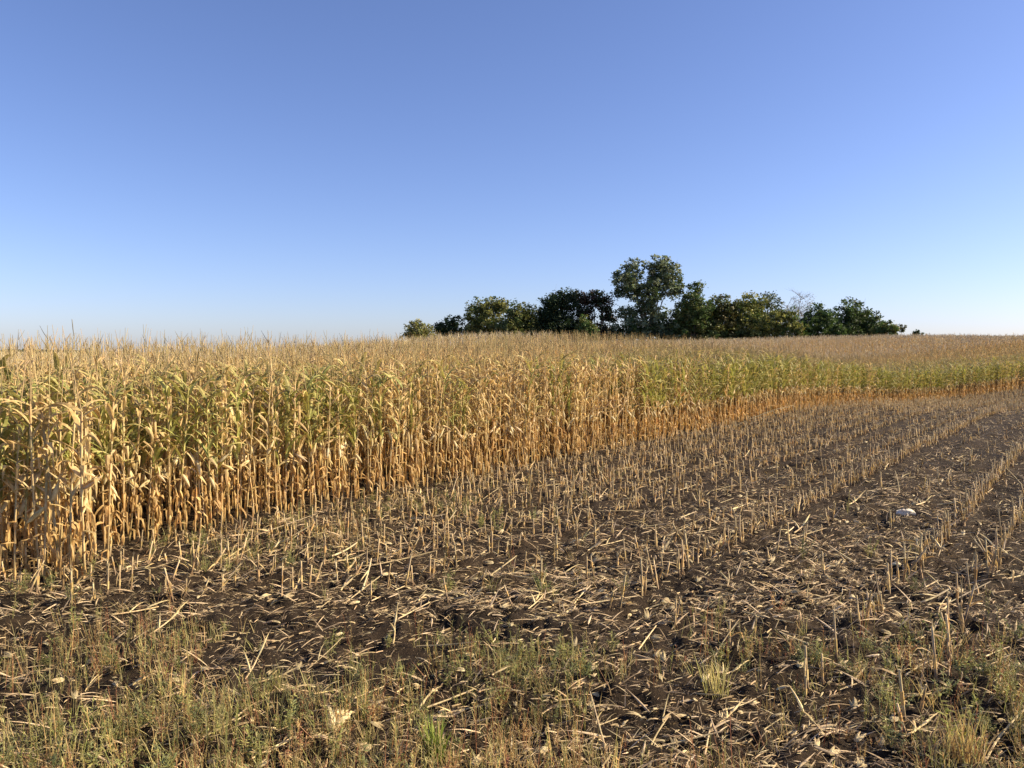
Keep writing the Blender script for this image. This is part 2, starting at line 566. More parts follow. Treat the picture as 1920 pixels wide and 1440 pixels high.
def corn_field():
    P, SC, RO, ID, JJ, SS = [], [], [], [], [], []
    for j in range(0, 210):
        t = T0 - SPACING * j
        ds = 0.105 if j < 6 else 0.125
        s = np.arange(-30, 175, ds)
        s = s + rng.uniform(-0.05, 0.05, len(s))
        tt = t + rng.normal(0, 0.035, len(s))
        x, y = xy_of(s, tt)
        r = np.hypot(x, y)
        # field end: the corner near the left edge of the photograph
        y_end = 9.95 * (x < -5.0) + 9.45 * (x >= -5.0) + 0.25 * (vnoise(x * 1.5, 0 * x, 77) - 0.5)
        keep = (y > y_end) & (r < 165) & (np.abs(x) < 0.72 * y + 3.5)
        keep &= rng.random(len(s)) < np.where(r < 45, 0.93, np.where(r < 80, 0.75, 0.6))
        s, x, y, r = s[keep], x[keep], y[keep], r[keep]
        if not len(s): continue
        n = len(s)
        tall = 0.93 + 0.06 * sm(j, 0, 4) - 0.07 * sm(j, 8, 30) + 0.10 * (vnoise(x * 0.12, y * 0.12, 21) - 0.5) + rng.normal(0, 0.045, n)
        tall += 0.07 * np.exp(-((x - 4) / 12.0) ** 2 - ((y - 36) / 14.0) ** 2) * (1 - sm(s, 35, 38))
        tall -= 0.09 * sm(s, 34, 39) * (1 - sm(j, 30, 60))
        tall = np.minimum(tall, 1.05)
        wide = np.where(r < 45, 0.92, np.where(r < 80, 1.0, 1.15)) * rng.uniform(0.9, 1.12, n)
        P.append(np.stack([x, y, terrain(x, y) + micro(x, y)], -1))
        SC.append(np.stack([wide, wide, tall], -1))
        RO.append(np.stack([rng.normal(0, 0.045, n), rng.normal(0, 0.045, n), rng.uniform(0, 6.283, n)], -1))
        ID.append(corn_kind_of(s, np.full(n, float(j)), rng.random(n), rng.random(n)))
        JJ.append(np.full(n, j)); SS.append(s)
    # two rows sown across the field end
    for q, y0 in enumerate((9.42, 9.95)):
        x = np.arange(-12.0, -5.05, 0.12); n = len(x)
        x = x + rng.uniform(-.05, .05, n); y = y0 + rng.normal(0, .06, n)
        s, t = st_of(x, y)
        P.append(np.stack([x, y, ground_z(x, y)], -1))
        w = rng.uniform(1.0, 1.2, n)
        SC.append(np.stack([w, w, np.clip(rng.normal(.9, .04, n), .8, .97)], -1))
        RO.append(np.stack([rng.normal(0, .05, n), rng.normal(0, .05, n), rng.uniform(0, 6.283, n)], -1))
        ID.append(corn_kind_of(np.full(n, 6.0), np.zeros(n), rng.random(n), rng.random(n)))
        JJ.append(np.full(n, q)); SS.append(np.full(n, 3.0))
    return [np.concatenate(a) for a in (P, SC, RO, ID, JJ, SS)]


cP, cS, cR, cI, cJ, cSS = corn_field()
# the three hundred that show largest: the nearest plants of the outer rows, inside the frame
inside = np.abs(cP[:, 0]) < 0.655 * cP[:, 1] + 0.15
score = np.hypot(cP[:, 0], cP[:, 1]) + cJ * 5.0
score[~inside | (cJ > 3)] = 1e9
first = np.argsort(score)[:300]
mask = np.zeros(len(cP), bool); mask[first] = True

corn_mesh = []
for k, (st, fo, ea, ta) in enumerate(corn_sets):
    corn_mesh.append((st.mesh("corn_stalk", [M_STALK], True), fo.mesh("corn_leaves", [M_LEAF]), ea.mesh("corn_ear", [M_LEAF], True), ta.mesh("corn_tassel", [M_TASSEL])))

ROWN = ["outermost row", "second row", "third row", "fourth row"]
proto_corn = {}
for i in first[np.argsort(cSS[first])]:
    k = int(cI[i])
    if k not in proto_corn:
        e = bpy.data.objects.new("corn_plant", None); COL.objects.link(e)
        e.empty_display_size = 0.2
        ms = corn_mesh[k]
        for nm, m in zip(("stalk", "leaves", "ear", "tassel"), ms):
            link(nm, m, e)
        proto_corn[k] = e
    else:
        src = proto_corn[k]
        e = src.copy(); COL.objects.link(e)
        for ch in src.children:
            c = ch.copy(); COL.objects.link(c); c.parent = e
    e.location = cP[i]; e.rotation_euler = cR[i]; e.scale = cS[i]
    s = cSS[i]
    where = "by the shaded field corner" if s < 4.6 else "close to the field corner" if s < 7 else "past the field corner" if s < 10 else "midway along the uncut edge" if s < 16 else "farther along the uncut edge"
    what = "dry straw coloured" if k < 6 else "half green" if k < 9 else "green topped"
    tag(e, "%s corn plant in the %s %s" % (what, ROWN[int(cJ[i])], where), "corn plant", "corn plants along the cut edge")

joined = []
for (st, fo, ea, ta) in corn_sets:
    mb = MB(); mb.join(st, 0); mb.join(fo, 1); mb.join(ea, 1); mb.join(ta, 2)
    joined.append(mb.mesh("corn_whole", [M_STALK, M_LEAF, M_TASSEL]))
scatter_object("standing_corn", cP[~mask], cR[~mask], cS[~mask], cI[~mask], joined,
               "uncut field of dry tan corn with brown tassels reaching to the hill and the grove", "corn field")


# ------------------------------------------------------------------ stubble
def stub_parts(seed):
    r = random.Random(seed)
    st, shs = MB(), []
    h = r.uniform(0.24, 0.42)
    c = jit(mixc((0.27, 0.175, 0.085), (0.56, 0.42, 0.23), r.random() ** 1.3), r)
    dark = mixc(c, (0.14, 0.085, 0.045), 0.75)
    rad = r.uniform(0.006, 0.0098)
    lx, ly = r.uniform(-.04, .04), r.uniform(-.04, .04)
    pts = [np.array([0, 0, -0.08]), np.array([0, 0, 0.02]), np.array([lx * .3, ly * .3, h * .35]), np.array([lx * .7, ly * .7, h * .7]), np.array([lx, ly, h])]
    tube(st, pts, [rad * 1.25, rad * 1.15, rad, rad * 0.97, rad * 0.9], [dark, dark, c, c, mixc(c, STRAW_PALE, .6)], sides=6)
    for k in range(4):                                  # brace roots
        a = k * 1.57 + r.uniform(-.4, .4)
        tube(st, [np.array([math.cos(a) * rad * .7, math.sin(a) * rad * .7, .05 * r.uniform(.7, 1.3)]), np.array([math.cos(a) * .04, math.sin(a) * .04, -.03])], [.004, .003], dark, sides=3, cap=False)
    for k in range(r.randint(1, 3)):                    # split fibres at the cut
        a = r.uniform(0, 6.28)
        b = pts[-1] + np.array([math.cos(a), math.sin(a), 0]) * rad * .7
        tube(st, [b - np.array([0, 0, .03]), b + np.array([math.cos(a) * .012, math.sin(a) * .012, r.uniform(.02, .07)])], [rad * .35, rad * .12], mixc(c, STRAW_PALE, .5), sides=3)
    for k in range(r.randint(1, 3)):                    # torn sheaths and a hanging blade
        z = h * r.uniform(0.25, 0.9); a = r.uniform(0, 6.28)
        cc = jit(mixc(STRAW, (0.30, 0.20, 0.11), r.random()), r)
        sh = MB(); shs.append(sh)
        leaf_strip(sh, r, (lx * z / h + math.cos(a) * rad * .8, ly * z / h + math.sin(a) * rad * .8, z), a, r.uniform(0.08, 0.22), r.uniform(0.012, 0.03), r.uniform(-1.2, 1.3), r.uniform(0.5, 2.5), r.uniform(-2, 2), cc, mixc(cc, RUST, .35), nseg=4, fold=.6)
    q0 = h * r.uniform(.1, .5)
    sh = MB(); shs.append(sh)
    tube(sh, [(lx * q0 / h, ly * q0 / h, q0), (lx * (q0 / h + .25), ly * (q0 / h + .25), q0 + h * .25)], [rad * 1.25, rad * 1.5], jit(mixc(STRAW, STRAW_DEEP, r.random()), r), sides=6, cap=False)
    return st, shs


stub_sets = [stub_parts(500 + k) for k in range(10)]
ROW_KEEP = {1: .9, 2: .93, 3: .95, 4: .93, 5: .9, 6: .82, 7: .28, 8: .55, 9: .95, 10: .12, 11: .10, 12: .92, 13: .75, 14: .15, 15: .8, 16: .8}
ROW_H = {9: 1.0, 12: 1.0, 13: 1.25}


def stubble():
    P, SC, RO, ID = [], [], [], []
    for j in range(1, 30):
        t = T0 + SPACING * j
        s = np.arange(-8, 95, 0.095)
        s = s + rng.uniform(-0.06, 0.06, len(s))
        tt = t + rng.normal(0, 0.035, len(s))
        x, y = xy_of(s, tt)
        lim = 8.35 + 0.5 * (vnoise(x * .7, x * 0, 61) - .5) - 3.0 * sm(x, 0.6, 3.2)
        pk = ROW_KEEP.get(j, 0.7)
        clump = vnoise(s * 0.9, np.full(len(s), j * 3.7), 63)
        keep = (y > lim) & (np.abs(x) < 0.72 * y + 1.0) & (rng.random(len(s)) < pk * np.clip((0.8 if j in (9, 12, 13) else 0.45) + 1.2 * clump, 0, 1) * (.55 + .45 * sm(y, 8.5, 11)))
        s, x, y = s[keep], x[keep], y[keep]
        n = len(s)
        if not n: continue
        P.append(np.stack([x, y, ground_z(x, y)], -1))
        hh = ROW_H.get(j, 0.9) * rng.uniform(0.45, 1.25, n)
        w = rng.uniform(0.85, 1.25, n)
        SC.append(np.stack([w, w, hh], -1))
        big = rng.random(n) < 0.16
        lean = np.where(big, rng.uniform(0.3, 0.9, n), np.abs(rng.normal(0, 0.09, n)))
        la = np.where(big, np.arctan2(UY, UX) + rng.normal(0, 0.6, n), rng.uniform(0, 6.283, n))
        RO.append(np.stack([-lean * np.sin(la), lean * np.cos(la), rng.uniform(0, .4, n)], -1))
        ID.append(rng.integers(0, 10, n))
    return [np.concatenate(a) for a in (P, SC, RO, ID)]


sP, sS, sR, sI = stubble()
inside = np.abs(sP[:, 0]) < 0.64 * sP[:, 1]
sc_ = np.hypot(sP[:, 0], sP[:, 1]); sc_[~inside] = 1e9
first = np.argsort(sc_)[:300]
mask = np.zeros(len(sP), bool); mask[first] = True
stub_mesh = [(a.mesh("stub_stalk", [M_STUB]), [q.mesh("stub_sheath", [M_HUSK]) for q in b]) for a, b in stub_sets]
proto_stub = {}
for i in first:
    k = int(sI[i])
    if k not in proto_stub:
        e = link("corn_stub", stub_mesh[k][0])
        for q in stub_mesh[k][1]: link("leaf_sheath", q, e)
        proto_stub[k] = e
    else:
        src = proto_stub[k]
        e = src.copy(); COL.objects.link(e)
        for ch in src.children:
            c = ch.copy(); COL.objects.link(c); c.parent = e
    e.location = sP[i]; e.rotation_euler = sR[i]; e.scale = sS[i]
    lean = math.hypot(sR[i][0], sR[i][1])
    _, t_ = st_of(sP[i][0], sP[i][1])
    j = int(round((t_ - T0) / SPACING))
    h = "tall" if sS[i][2] > 1.05 else "short" if sS[i][2] < 0.75 else "knee high"
    how = "leaning" if lean > 0.28 else "upright"
    where = "in the stubble row beside the standing corn" if j <= 1 else "two or three rows out from the standing corn" if j <= 3 else "amid the dense stubble rows" if j <= 6 else "in the trampled strip" if j in (7, 8, 10, 11) else "in the lone row past the trampled strip" if j == 9 else "in the outer stubble row"
    tag(e, "%s %s cut corn stalk %s" % (h, how, where), "corn stub", "cut corn stalks standing in rows")
scatter_object("corn_stubble", sP[~mask], sR[~mask], sS[~mask], sI[~mask],
               [(lambda mb: mb.mesh("stub_whole", [M_STUB, M_HUSK]))((lambda q: (q.join(a, 0), [q.join(w, 1) for w in b], q)[2])(MB())) for a, b in stub_sets],
               "distant rows of cut corn stubble running along the standing corn", "stubble")


# ------------------------------------------------------------------ lying stalks
def fallen_parts(seed):
    r = random.Random(seed)
    st, bl = MB(), MB()
    L_ = r.choice([r.uniform(.16, .3), r.uniform(.25, .42), r.uniform(.4, .62), r.uniform(.6, .95)])
    c = jit(mixc((0.54, 0.40, 0.20), (0.70, 0.55, 0.30), r.random()), r, .12)
    rad = r.uniform(.007, .012)
    n = 6; pts = []; y = z = 0.0
    k1 = r.uniform(-.25, .25); k2 = r.uniform(-.1, .12)
    for i in range(n + 1):
        u = i / n - .5
        pts.append(np.array([u * L_, k1 * L_ * u * u, rad + max(0, k2 * L_ * (u + .5) ** 2)]))
    rr = [rad * (1.12 if i % 2 else .95) * (1 - .25 * i / n) for i in range(n + 1)]
    tube(st, pts, rr, [jit(c, r, .1) for _ in range(n + 1)], sides=6)
    for q in range(r.randint(0, 2)):
        i = r.randint(1, n - 1)
        leaf_strip(bl, r, pts[i], r.uniform(-.6, .6) + (math.pi if r.random() < .3 else 0), r.uniform(.15, .4), r.uniform(.02, .045), r.uniform(.1, .6), r.uniform(.4, 1.2), r.uniform(-2, 2), jit(STRAW_PALE, r), jit(STRAW, r), nseg=5, fold=.5)
    return st, bl


fall_sets = [fallen_parts(700 + k) for k in range(12)]
fall_mesh = [(a.mesh("fallen_stalk", [M_STUB]), b.mesh("stalk_blade", [M_HUSK]) if b.v else None) for a, b in fall_sets]
proto_fall = {}


def put_fallen(k, x, y, yaw, pitch, sc, label, dz=0.0):
    if k not in proto_fall:
        e = link("fallen_stalk", fall_mesh[k][0])
        if fall_mesh[k][1]: link("dry_blade", fall_mesh[k][1], e)
        proto_fall[k] = e
    else:
        src = proto_fall[k]
        e = src.copy(); COL.objects.link(e)
        for ch in src.children:
            c = ch.copy(); COL.objects.link(c); c.parent = e
    z = float(ground_z(np.array(x), np.array(y))) + dz
    half = abs(fall_sets[k][0].v[0][0]) * sc
    e.location = (x, y, z + half * math.sin(abs(pitch)) * 0.85)
    e.rotation_euler = Euler((0, -pitch, yaw), 'XYZ'); e.scale = (sc, sc, sc)
    tag(e, label, "fallen stalk", "stalks lying on the cut field")
    return e


yaw_row = math.atan2(UY, UX)
placed = 0
while placed < 240:
    py = 790 + 640 * R.random() ** 1.0
    px = R.uniform(10, 1910)
    x, y = at_px(px, py)
    s, t = st_of(x, y)
    if t < T0 + .35 or y < 5.2: continue
    prob = 0.85 if y > 8.0 else 0.5
    if px < 500 and y < 9: prob = .35
    if R.random() > prob: continue
    k = R.randrange(12)
    tilt = R.uniform(.25, .6) if R.random() < .18 else R.uniform(-.04, .06)
    yaw = yaw_row + R.gauss(-.3, .6)
    j = (float(t) - T0) / SPACING
    ln = abs(fall_sets[k][0].v[0][0]) * 2
    size = "long" if ln > .58 else "short" if ln < .32 else "medium long"
    pose = "propped up slantwise" if tilt > .2 else "lying flat"
    where = "among dense stubble near the standing corn" if j < 6.5 and y > 9 else "on the trampled bare strip" if j < 8.6 and y > 8.5 else "between the sparse outer stubble rows" if y > 8 else "among the low weeds"
    put_fallen(k, x, y, yaw, tilt, R.uniform(.8, 1.1) * (.7 + .3 * float(sm(y, 7, 10))), "%s pale dry stalk %s %s" % (size, pose, where))
    placed += 1

# ------------------------------------------------------------------ small litter


def litter_mesh(seed, kind):
    r = random.Random(seed)
    mb = MB()
    c = jit(mixc((0.36, 0.245, 0.125), (0.80, 0.64, 0.37), r.random() ** 1.2), r, .2)
    if kind == 0:      # strip of leaf
        leaf_strip(mb, r, (-.07, 0, .006), 0, r.choice([r.uniform(.08, .2), r.uniform(.2, .42)]), r.uniform(.008, .024), r.uniform(.05, .4), r.uniform(.3, .9), r.uniform(-1.6, 1.6), c, jit(mixc(c, STRAW_PALE, .4), r), nseg=6, fold=.5)
    elif kind == 1:    # bit of stalk
        L_ = r.uniform(.06, .2); rad = r.uniform(.006, .012)
        tube(mb, [(-L_ / 2, 0, rad), (0, r.uniform(-.01, .01), rad * 1.3), (L_ / 2, 0, rad)], [rad, rad * .9, rad * .8], c, sides=5)
    elif kind == 2:    # curled husk
        cc = jit((0.72, 0.58, 0.34), r, .1)
        for q in range(3):
            leaf_strip(mb, r, (-.05, 0, .01), r.uniform(-.4, .4), r.uniform(.10, .18), r.uniform(.03, .05), r.uniform(.1, .7), r.uniform(.6, 1.6), r.uniform(-1, 1), cc, c, nseg=5, fold=.6)
    else:              # thin dark shreds
        d = jit((0.24, 0.165, 0.095), r, .25)
        for q in range(4):
            leaf_strip(mb, r, (r.uniform(-.1, .1), r.uniform(-.06, .06), .006), r.uniform(-.7, .7), r.uniform(.08, .2), r.uniform(.005, .012), r.uniform(0, .3), r.uniform(.2, .7), r.uniform(-1, 1), d, jit(d, r), nseg=4, fold=.3)
    return mb.mesh("litter_piece", [M_HUSK])


kinds = [0] * 10 + [1] * 4 + [2] * 1 + [3] * 7
lit_protos = [litter_mesh(900 + i, k) for i, k in enumerate(kinds)]


def litter():
    N0 = 460000
    y = 4.3 * (75 / 4.3) ** rng.random(N0)            # density falls with the square of the distance seen
    x = rng.uniform(-.72, .72, N0) * y
    s, t = st_of(x, y)
    dens = np.full(N0, 0.62)
    j = (t - T0) / SPACING
    dens *= 0.25 + 0.9 * vnoise(x * 1.2, y * 1.2, 41) + 0.5 * vnoise(x * 4.2, y * 4.2, 42)
    inrow = 0.5 + 0.5 * np.cos(2 * math.pi * j)
    dens *= np.where(((j > 6.5) & (j < 8.6) | (j > 9.4) & (j < 11.6) | (j > 13.5)) & (y > 8), 1.25, 0.8 - 0.2 * inrow)
    dens *= np.where(j < 0.2, 0.25, 1.0)
    dens *= 1 - .5 * sm(8.6 - y, 0, 1.4)
    keep = (rng.random(N0) < dens * 0.72) & (j > -1.5)
    x, y = x[keep], y[keep]
    n = len(x)
    sc = (0.17 + 0.72 * rng.random(n) ** 2.4)
    # far pieces stand for a few that lie together
    sc = sc * (1 + 0.5 * sm(y, 15, 50))
    P = np.stack([x, y, ground_z(x, y) + .008], -1)
    yaw = yaw_row - .45 + rng.normal(0, .6, n) + math.pi * rng.integers(0, 2, n)
    RO = np.stack([rng.normal(0, .38, n), rng.normal(-.05, .26, n), yaw], -1)
    return P, RO, np.stack([sc, sc, sc], -1), rng.integers(0, len(lit_protos), n)


lP, lR, lS, lI = litter()
scatter_object("crop_litter", lP, lR, lS, lI, lit_protos, "shreds of dry leaf, husk and stalk strewn over the dark soil", "crop litter")


# ------------------------------------------------------------------ weeds
W_GREEN = (0.19, 0.225, 0.085)
W_OLIVE = (0.33, 0.335, 0.10)
W_YEL = (0.50, 0.455, 0.18)
W_TAN = (0.56, 0.41, 0.18)
W_RED = (0.36, 0.165, 0.085)


def grass_clump(seed, cols, n=9, h=(.12, .3), spread=.08, w=.003, lean=.5):
    r = random.Random(seed); mb = MB()
    for q in range(n):
        a = r.uniform(0, 6.28); d = spread * math.sqrt(r.random())
        c = jit(r.choice(cols), r, .2)
        hh = r.uniform(*h)
        az = r.uniform(0, 6.28)
        leaf_strip(mb, r, (math.cos(a) * d, math.sin(a) * d, -.02), az, hh, w * r.uniform(.7, 1.4) * 2, r.uniform(1.57 - lean * 1.4, 1.5), r.uniform(.1, .9), r.uniform(-.8, .8), c, jit(mixc(c, W_TAN, .3), r), nseg=4, fold=.4)
    return mb


def seed_grass(seed, cols, n=4, h=(.16, .38)):
    """Thin stems with feathery heads and short blades."""
    r = random.Random(seed); mb = MB()
    for q in range(n):
        a = r.uniform(0, 6.28); d = .07 * math.sqrt(r.random())
        b = np.array([math.cos(a) * d, math.sin(a) * d, -.02])
        hh = r.uniform(*h); az = r.uniform(0, 6.28); ln = r.uniform(.02, .3)
        c = jit(r.choice(cols), r, .2)
        tip = b + np.array([math.cos(az) * ln * hh, math.sin(az) * ln * hh, hh])
        mid = (b + tip) / 2 + np.array([0, 0, .01])
        tube(mb, [b, mid, tip], [.0024, .002, .0014], c, sides=3, cap=False)
        for k in range(r.randint(5, 9)):
            u = r.uniform(.35, 1.0); p = b + (tip - b) * u
            leaf_strip(mb, r, p, r.uniform(0, 6.28), r.uniform(.02, .055), r.uniform(.004, .009), r.uniform(.3, 1.3), .5, r.uniform(-1, 1), jit(c, r), jit(mixc(c, W_YEL, .4), r), nseg=2, fold=.3)
    return mb


def forb(seed, cols, h=.28, n=5, leaf=.03):
    """A branching broad-leaved weed."""
    r = random.Random(seed); mb = MB()
    for q in range(n):
        az = r.uniform(0, 6.28); e = r.uniform(.9, 1.5); L_ = h * r.uniform(.6, 1.15)
        d = np.array([math.cos(az) * math.cos(e), math.sin(az) * math.cos(e), math.sin(e)])
        b = np.array([r.uniform(-.02, .02), r.uniform(-.02, .02), -.02])
        c = jit(r.choice(cols), r, .15)
        tube(mb, [b, b + d * L_ * .5, b + d * L_ + np.array([0, 0, .02])], [.003, .0024, .0014], mixc(c, W_TAN, .4), sides=3, cap=False)
        for k in range(r.randint(9, 15)):
            p = b + d * L_ * r.uniform(.2, 1.0)
            leaf_strip(mb, r, p, r.uniform(0, 6.28), leaf * r.uniform(.7, 1.8), leaf * r.uniform(.3, .55), r.uniform(-.2, 1.0), .8, r.uniform(-.8, .8), jit(c, r, .2), jit(c, r, .25), nseg=3, fold=.3)
    return mb


weed_mb = []
for k in range(3): weed_mb.append(grass_clump(1000 + k, [W_OLIVE, W_YEL, W_GREEN]))
for k in range(3): weed_mb.append(grass_clump(1010 + k, [W_TAN, W_YEL, W_TAN, W_RED]))
for k in range(4): weed_mb.append(seed_grass(1020 + k, [W_OLIVE, W_YEL, W_TAN]))
for k in range(3): weed_mb.append(seed_grass(1030 + k, [W_TAN, W_RED, W_YEL]))
for k in range(4): weed_mb.append(forb(1040 + k, [W_GREEN, W_OLIVE, W_GREEN], h=.24))
for k in range(2): weed_mb.append(forb(1050 + k, [W_RED, W_TAN], h=.22, leaf=.022))
weed_protos = [m.mesh("weed_tuft", [M_WEED]) for m in weed_mb]


def weeds():
    N0 = 20000
    y = 4.3 * (70 / 4.3) ** rng.random(N0)
    x = rng.uniform(-.72, .72, N0) * y
    s, t = st_of(x, y)
    j = (t - T0) / SPACING
    patch = vnoise(x * .9, y * .9, 51) * .65 + vnoise(x * 2.6, y * 2.6, 52) * .35
    # the weedy strip at the field end, widest towards the left
    b = 7.75 - 0.6 * sm(x, -3.0, 0.4) + 0.1 * sm(x, 1, 3)
    strip = (1 - sm(y, b - .35, b + .55))
    patch = patch + .25 * (1 - sm(y, 5.2, 6.2)) * (1 - sm(x, -2.2, 0.2))
    d = strip * np.clip((patch - .36 + .07 * sm(x, -1.5, .5)) * 3.2, 0, 1) * .8
    # thin growth in the stubble next to the corn
    d2 = .8 * np.exp(-((j - 2.2) / 2.2) ** 2) * np.exp(-((s - 8.5) / 4.5) ** 2) * np.clip((patch - .36) * 4, 0, 1)
    d3 = .05 * np.clip((patch - .55) * 6, 0, 1) * (1 - sm(y, 14, 25))
    d4 = .30 * sm(s, 45, 60) * sm(j, 1.0, 3.5) * (1 - sm(j, 9, 14))
    keep = (rng.random(N0) < np.maximum.reduce([d * .95, d2, d3, d4])) & (j > .3)
    x, y, patch = x[keep], y[keep], patch[keep]
    n = len(x)
    u = rng.random(n)
    g = vnoise(x * .6 + 9, y * .6, 55)
    green = (0.22 + 0.9 * (g - .3) + .25 * sm(y, 6, 9)) > rng.random(n)
    ig = np.array([0, 1, 2, 6, 7, 8, 9, 13, 14, 15, 16]); it = np.array([3, 4, 5, 10, 11, 12, 17, 18, 6, 8])
    idx = np.where(green, ig[(u * len(ig)).astype(int)], it[(u * len(it)).astype(int)])
    sc = rng.uniform(.4, 1.15, n)
    P = np.stack([x, y, ground_z(x, y)], -1)
    return P, np.stack([rng.normal(0, .1, n), rng.normal(0, .1, n), rng.uniform(0, 6.28, n)], -1), np.stack([sc, sc, sc], -1), idx


wP, wR, wS, wI = weeds()
scatter_object("low_weeds", wP, wR, wS, wI, weed_protos, "thin olive and straw coloured weeds growing along the field end", "weeds")

# plants that can be told apart
def single(name, mb, px, py, label, cat, mat, sc=1.0, yaw=0.0, group=None, dz=0.0, tilt=0.0, smooth=False):
    x, y = at_px(px, py)
    o = link(name, mb.mesh(name, [mat], smooth))
    o.location = (x, y, float(ground_z(np.array(x), np.array(y))) + dz)
    o.scale = (sc, sc, sc); o.rotation_euler = (tilt, 0, yaw)
    tag(o, label, cat, group)
    return o


single("grass_tuft", grass_clump(1100, [(0.30, .50, .05), (.46, .60, .08), (.22, .40, .04)], n=70, h=(.18, .36), spread=.05, w=.006, lean=.22), 815, 1425,
       "bright green upright grass tuft, the greenest plant on the dark soil", "grass tuft", M_WEED)
single("grass_tuft", grass_clump(1101, [W_YEL, (0.55, .50, .2), W_OLIVE], n=46, h=(.22, .42), spread=.10, w=.0035, lean=.25), 1342, 1300,
       "pale yellow tall grass tuft standing alone beside the lone stubble row", "grass tuft", M_WEED)
single("grass_tuft", grass_clump(1102, [W_YEL, W_OLIVE, (0.52, .48, .15)], n=40, h=(.18, .32), spread=.06, w=.0035, lean=.2), 520, 1308,
       "yellow green upright grass tuft in the weeds below the dark bare strip", "grass tuft", M_WEED)
single("grass_tuft", grass_clump(1103, [W_TAN, (0.52, .34, .16), W_YEL], n=60, h=(.22, .48), spread=.12, w=.004, lean=.22), 1805, 1425,
       "thick tan grass tuft wrapped round a tall stub in the lower corner", "grass tuft", M_WEED)
single("leafy_weed", forb(1104, [(0.50, .50, .10), (0.42, .44, .09)], h=.44, n=4, leaf=.05), 1795, 1405,
       "weed with broad yellow green leaves rising from the tan grass tuft", "weed", M_WEED)
single("leafy_weed", forb(1105, [(0.16, .22, .07), W_OLIVE], h=.34, n=7, leaf=.03), 1765, 1205,
       "airy green weed between two leaning stub clumps on bare soil", "weed", M_WEED)
single("leafy_weed", forb(1106, [W_RED, (0.34, .12, .08)], h=.28, n=7, leaf=.022), 945, 1335,
       "reddish brown weed in front of a long lying stalk", "weed", M_WEED)
single("leafy_weed", forb(1107, [(0.15, .21, .06), W_GREEN], h=.3, n=8, leaf=.03), 1018, 1120,
       "green weed on the bare soil past the dense stubble", "weed", M_WEED)
single("leafy_weed", forb(1108, [(0.13, .2, .06), W_GREEN], h=.34, n=9, leaf=.028), 1505, 1050,
       "dark green weed at the foot of the lone stubble row", "weed", M_WEED)
single("leafy_weed", forb(1109, [W_GREEN, W_OLIVE], h=.36, n=12, leaf=.03), 1680, 1335,
       "bushy olive weed surrounded by stubs, close to the thick tan grass tuft", "weed", M_WEED)
single("leafy_weed", forb(1110, [W_GREEN, W_OLIVE], h=.3, n=9, leaf=.03), 840, 1105,
       "green weed beside the upright stubs facing the standing corn", "weed", M_WEED)
single("leafy_weed", forb(1111, [W_OLIVE, W_YEL], h=.34, n=9, leaf=.026), 165, 1095,
       "pale olive weed at the foot of the corn by the field corner", "weed", M_WEED)

# a long broken stalk that leans out of the corn edge
lb = MB(); rr_ = random.Random(5)
tube(lb, [(0, 0, 0), (.55, 0, .25), (1.1, 0, .46), (1.6, 0, .62), (2.0, 0, .66)], [.016, .015, .013, .010, .006], [STRAW_PALE] * 5, sides=6)
lbb = MB()
for q in range(6):
    leaf_strip(lbb, rr_, (1.0 + .18 * q, 0, .43 + .05 * q), rr_.uniform(-.8, .8), .35, .04, .4, 1.6, 1.0, STRAW_PALE, STRAW)
x, y = at_px(1378, 803)
o = link("broken_stalk", lb.mesh("broken_stalk", [M_STUB])); link("dry_blade", lbb.mesh("broken_stalk_blades", [M_LEAF]), o)
o.location = (x, y, float(ground_z(np.array(x), np.array(y)))); o.rotation_euler = (0, 0, 0.1)
tag(o, "long pale broken corn stalk leaning out from the standing corn over the stubble", "broken stalk")

# the pile of stalks against the lone row, the long stalks by the husk
for q, (ax, ay, bx, by) in enumerate([(1600, 925, 1705, 856), (1560, 965, 1640, 930), (1450, 1030, 1545, 960), (640, 1345, 760, 1318), (700, 1360, 915, 1305), (620, 1330, 720, 1300),
                                       (768, 1140, 812, 1113), (1690, 1145, 1795, 1128), (1840, 1420, 1915, 1360), (1280, 1050, 1400, 1000)]):
    x0, y0 = at_px(ax, ay); x1, y1 = at_px(bx, by)
    k = [2, 5, 8, 1, 4, 7, 3, 0, 6, 9][q]
    ln = abs(fall_sets[k][0].v[0][0]) * 2
    L_ = math.hypot(x1 - x0, y1 - y0)
    L_ = min(L_, 1.5)
    e = put_fallen(k, (x0 + x1) / 2, (y0 + y1) / 2, math.atan2(y1 - y0, x1 - x0), .1, max(.5, min(1.05, L_ / ln)),
               ["thick pale stalk heap leaning on the lone stubble row", "pale stalk end under the leaning heap", "pale stalk slanting up to the lone stubble row", "long straw stalk lying just past the crumpled husk",
                "longest thin stalk crossing the weeds beside the crumpled husk", "straw stalk behind the crumpled husk", "thick pale stalk lying before the upright stubs", "pale stalk reaching to the tall leaning stubs", "thick pale stalk lying in the lower corner",
                "pale stalk lying across the trampled strip"][q], dz=.02)

# crumpled husk, pale stone, cob end
hk = MB(); hr = random.Random(31)
for q in range(9):
    leaf_strip(hk, hr, (hr.uniform(-.03, .03), hr.uniform(-.03, .03), .02), hr.uniform(-.9, .9) + 1.2, hr.uniform(.14, .24), hr.uniform(.05, .08), hr.uniform(.2, 1.1), hr.uniform(.6, 1.8), hr.uniform(-1.2, 1.2), jit((.74, .62, .42), hr), jit(STRAW_PALE, hr), fold=.5)
single("corn_husk", hk, 622, 1378, "crumpled pale corn husk lying among the weeds at the end of a straw stalk", "husk", M_HUSK)


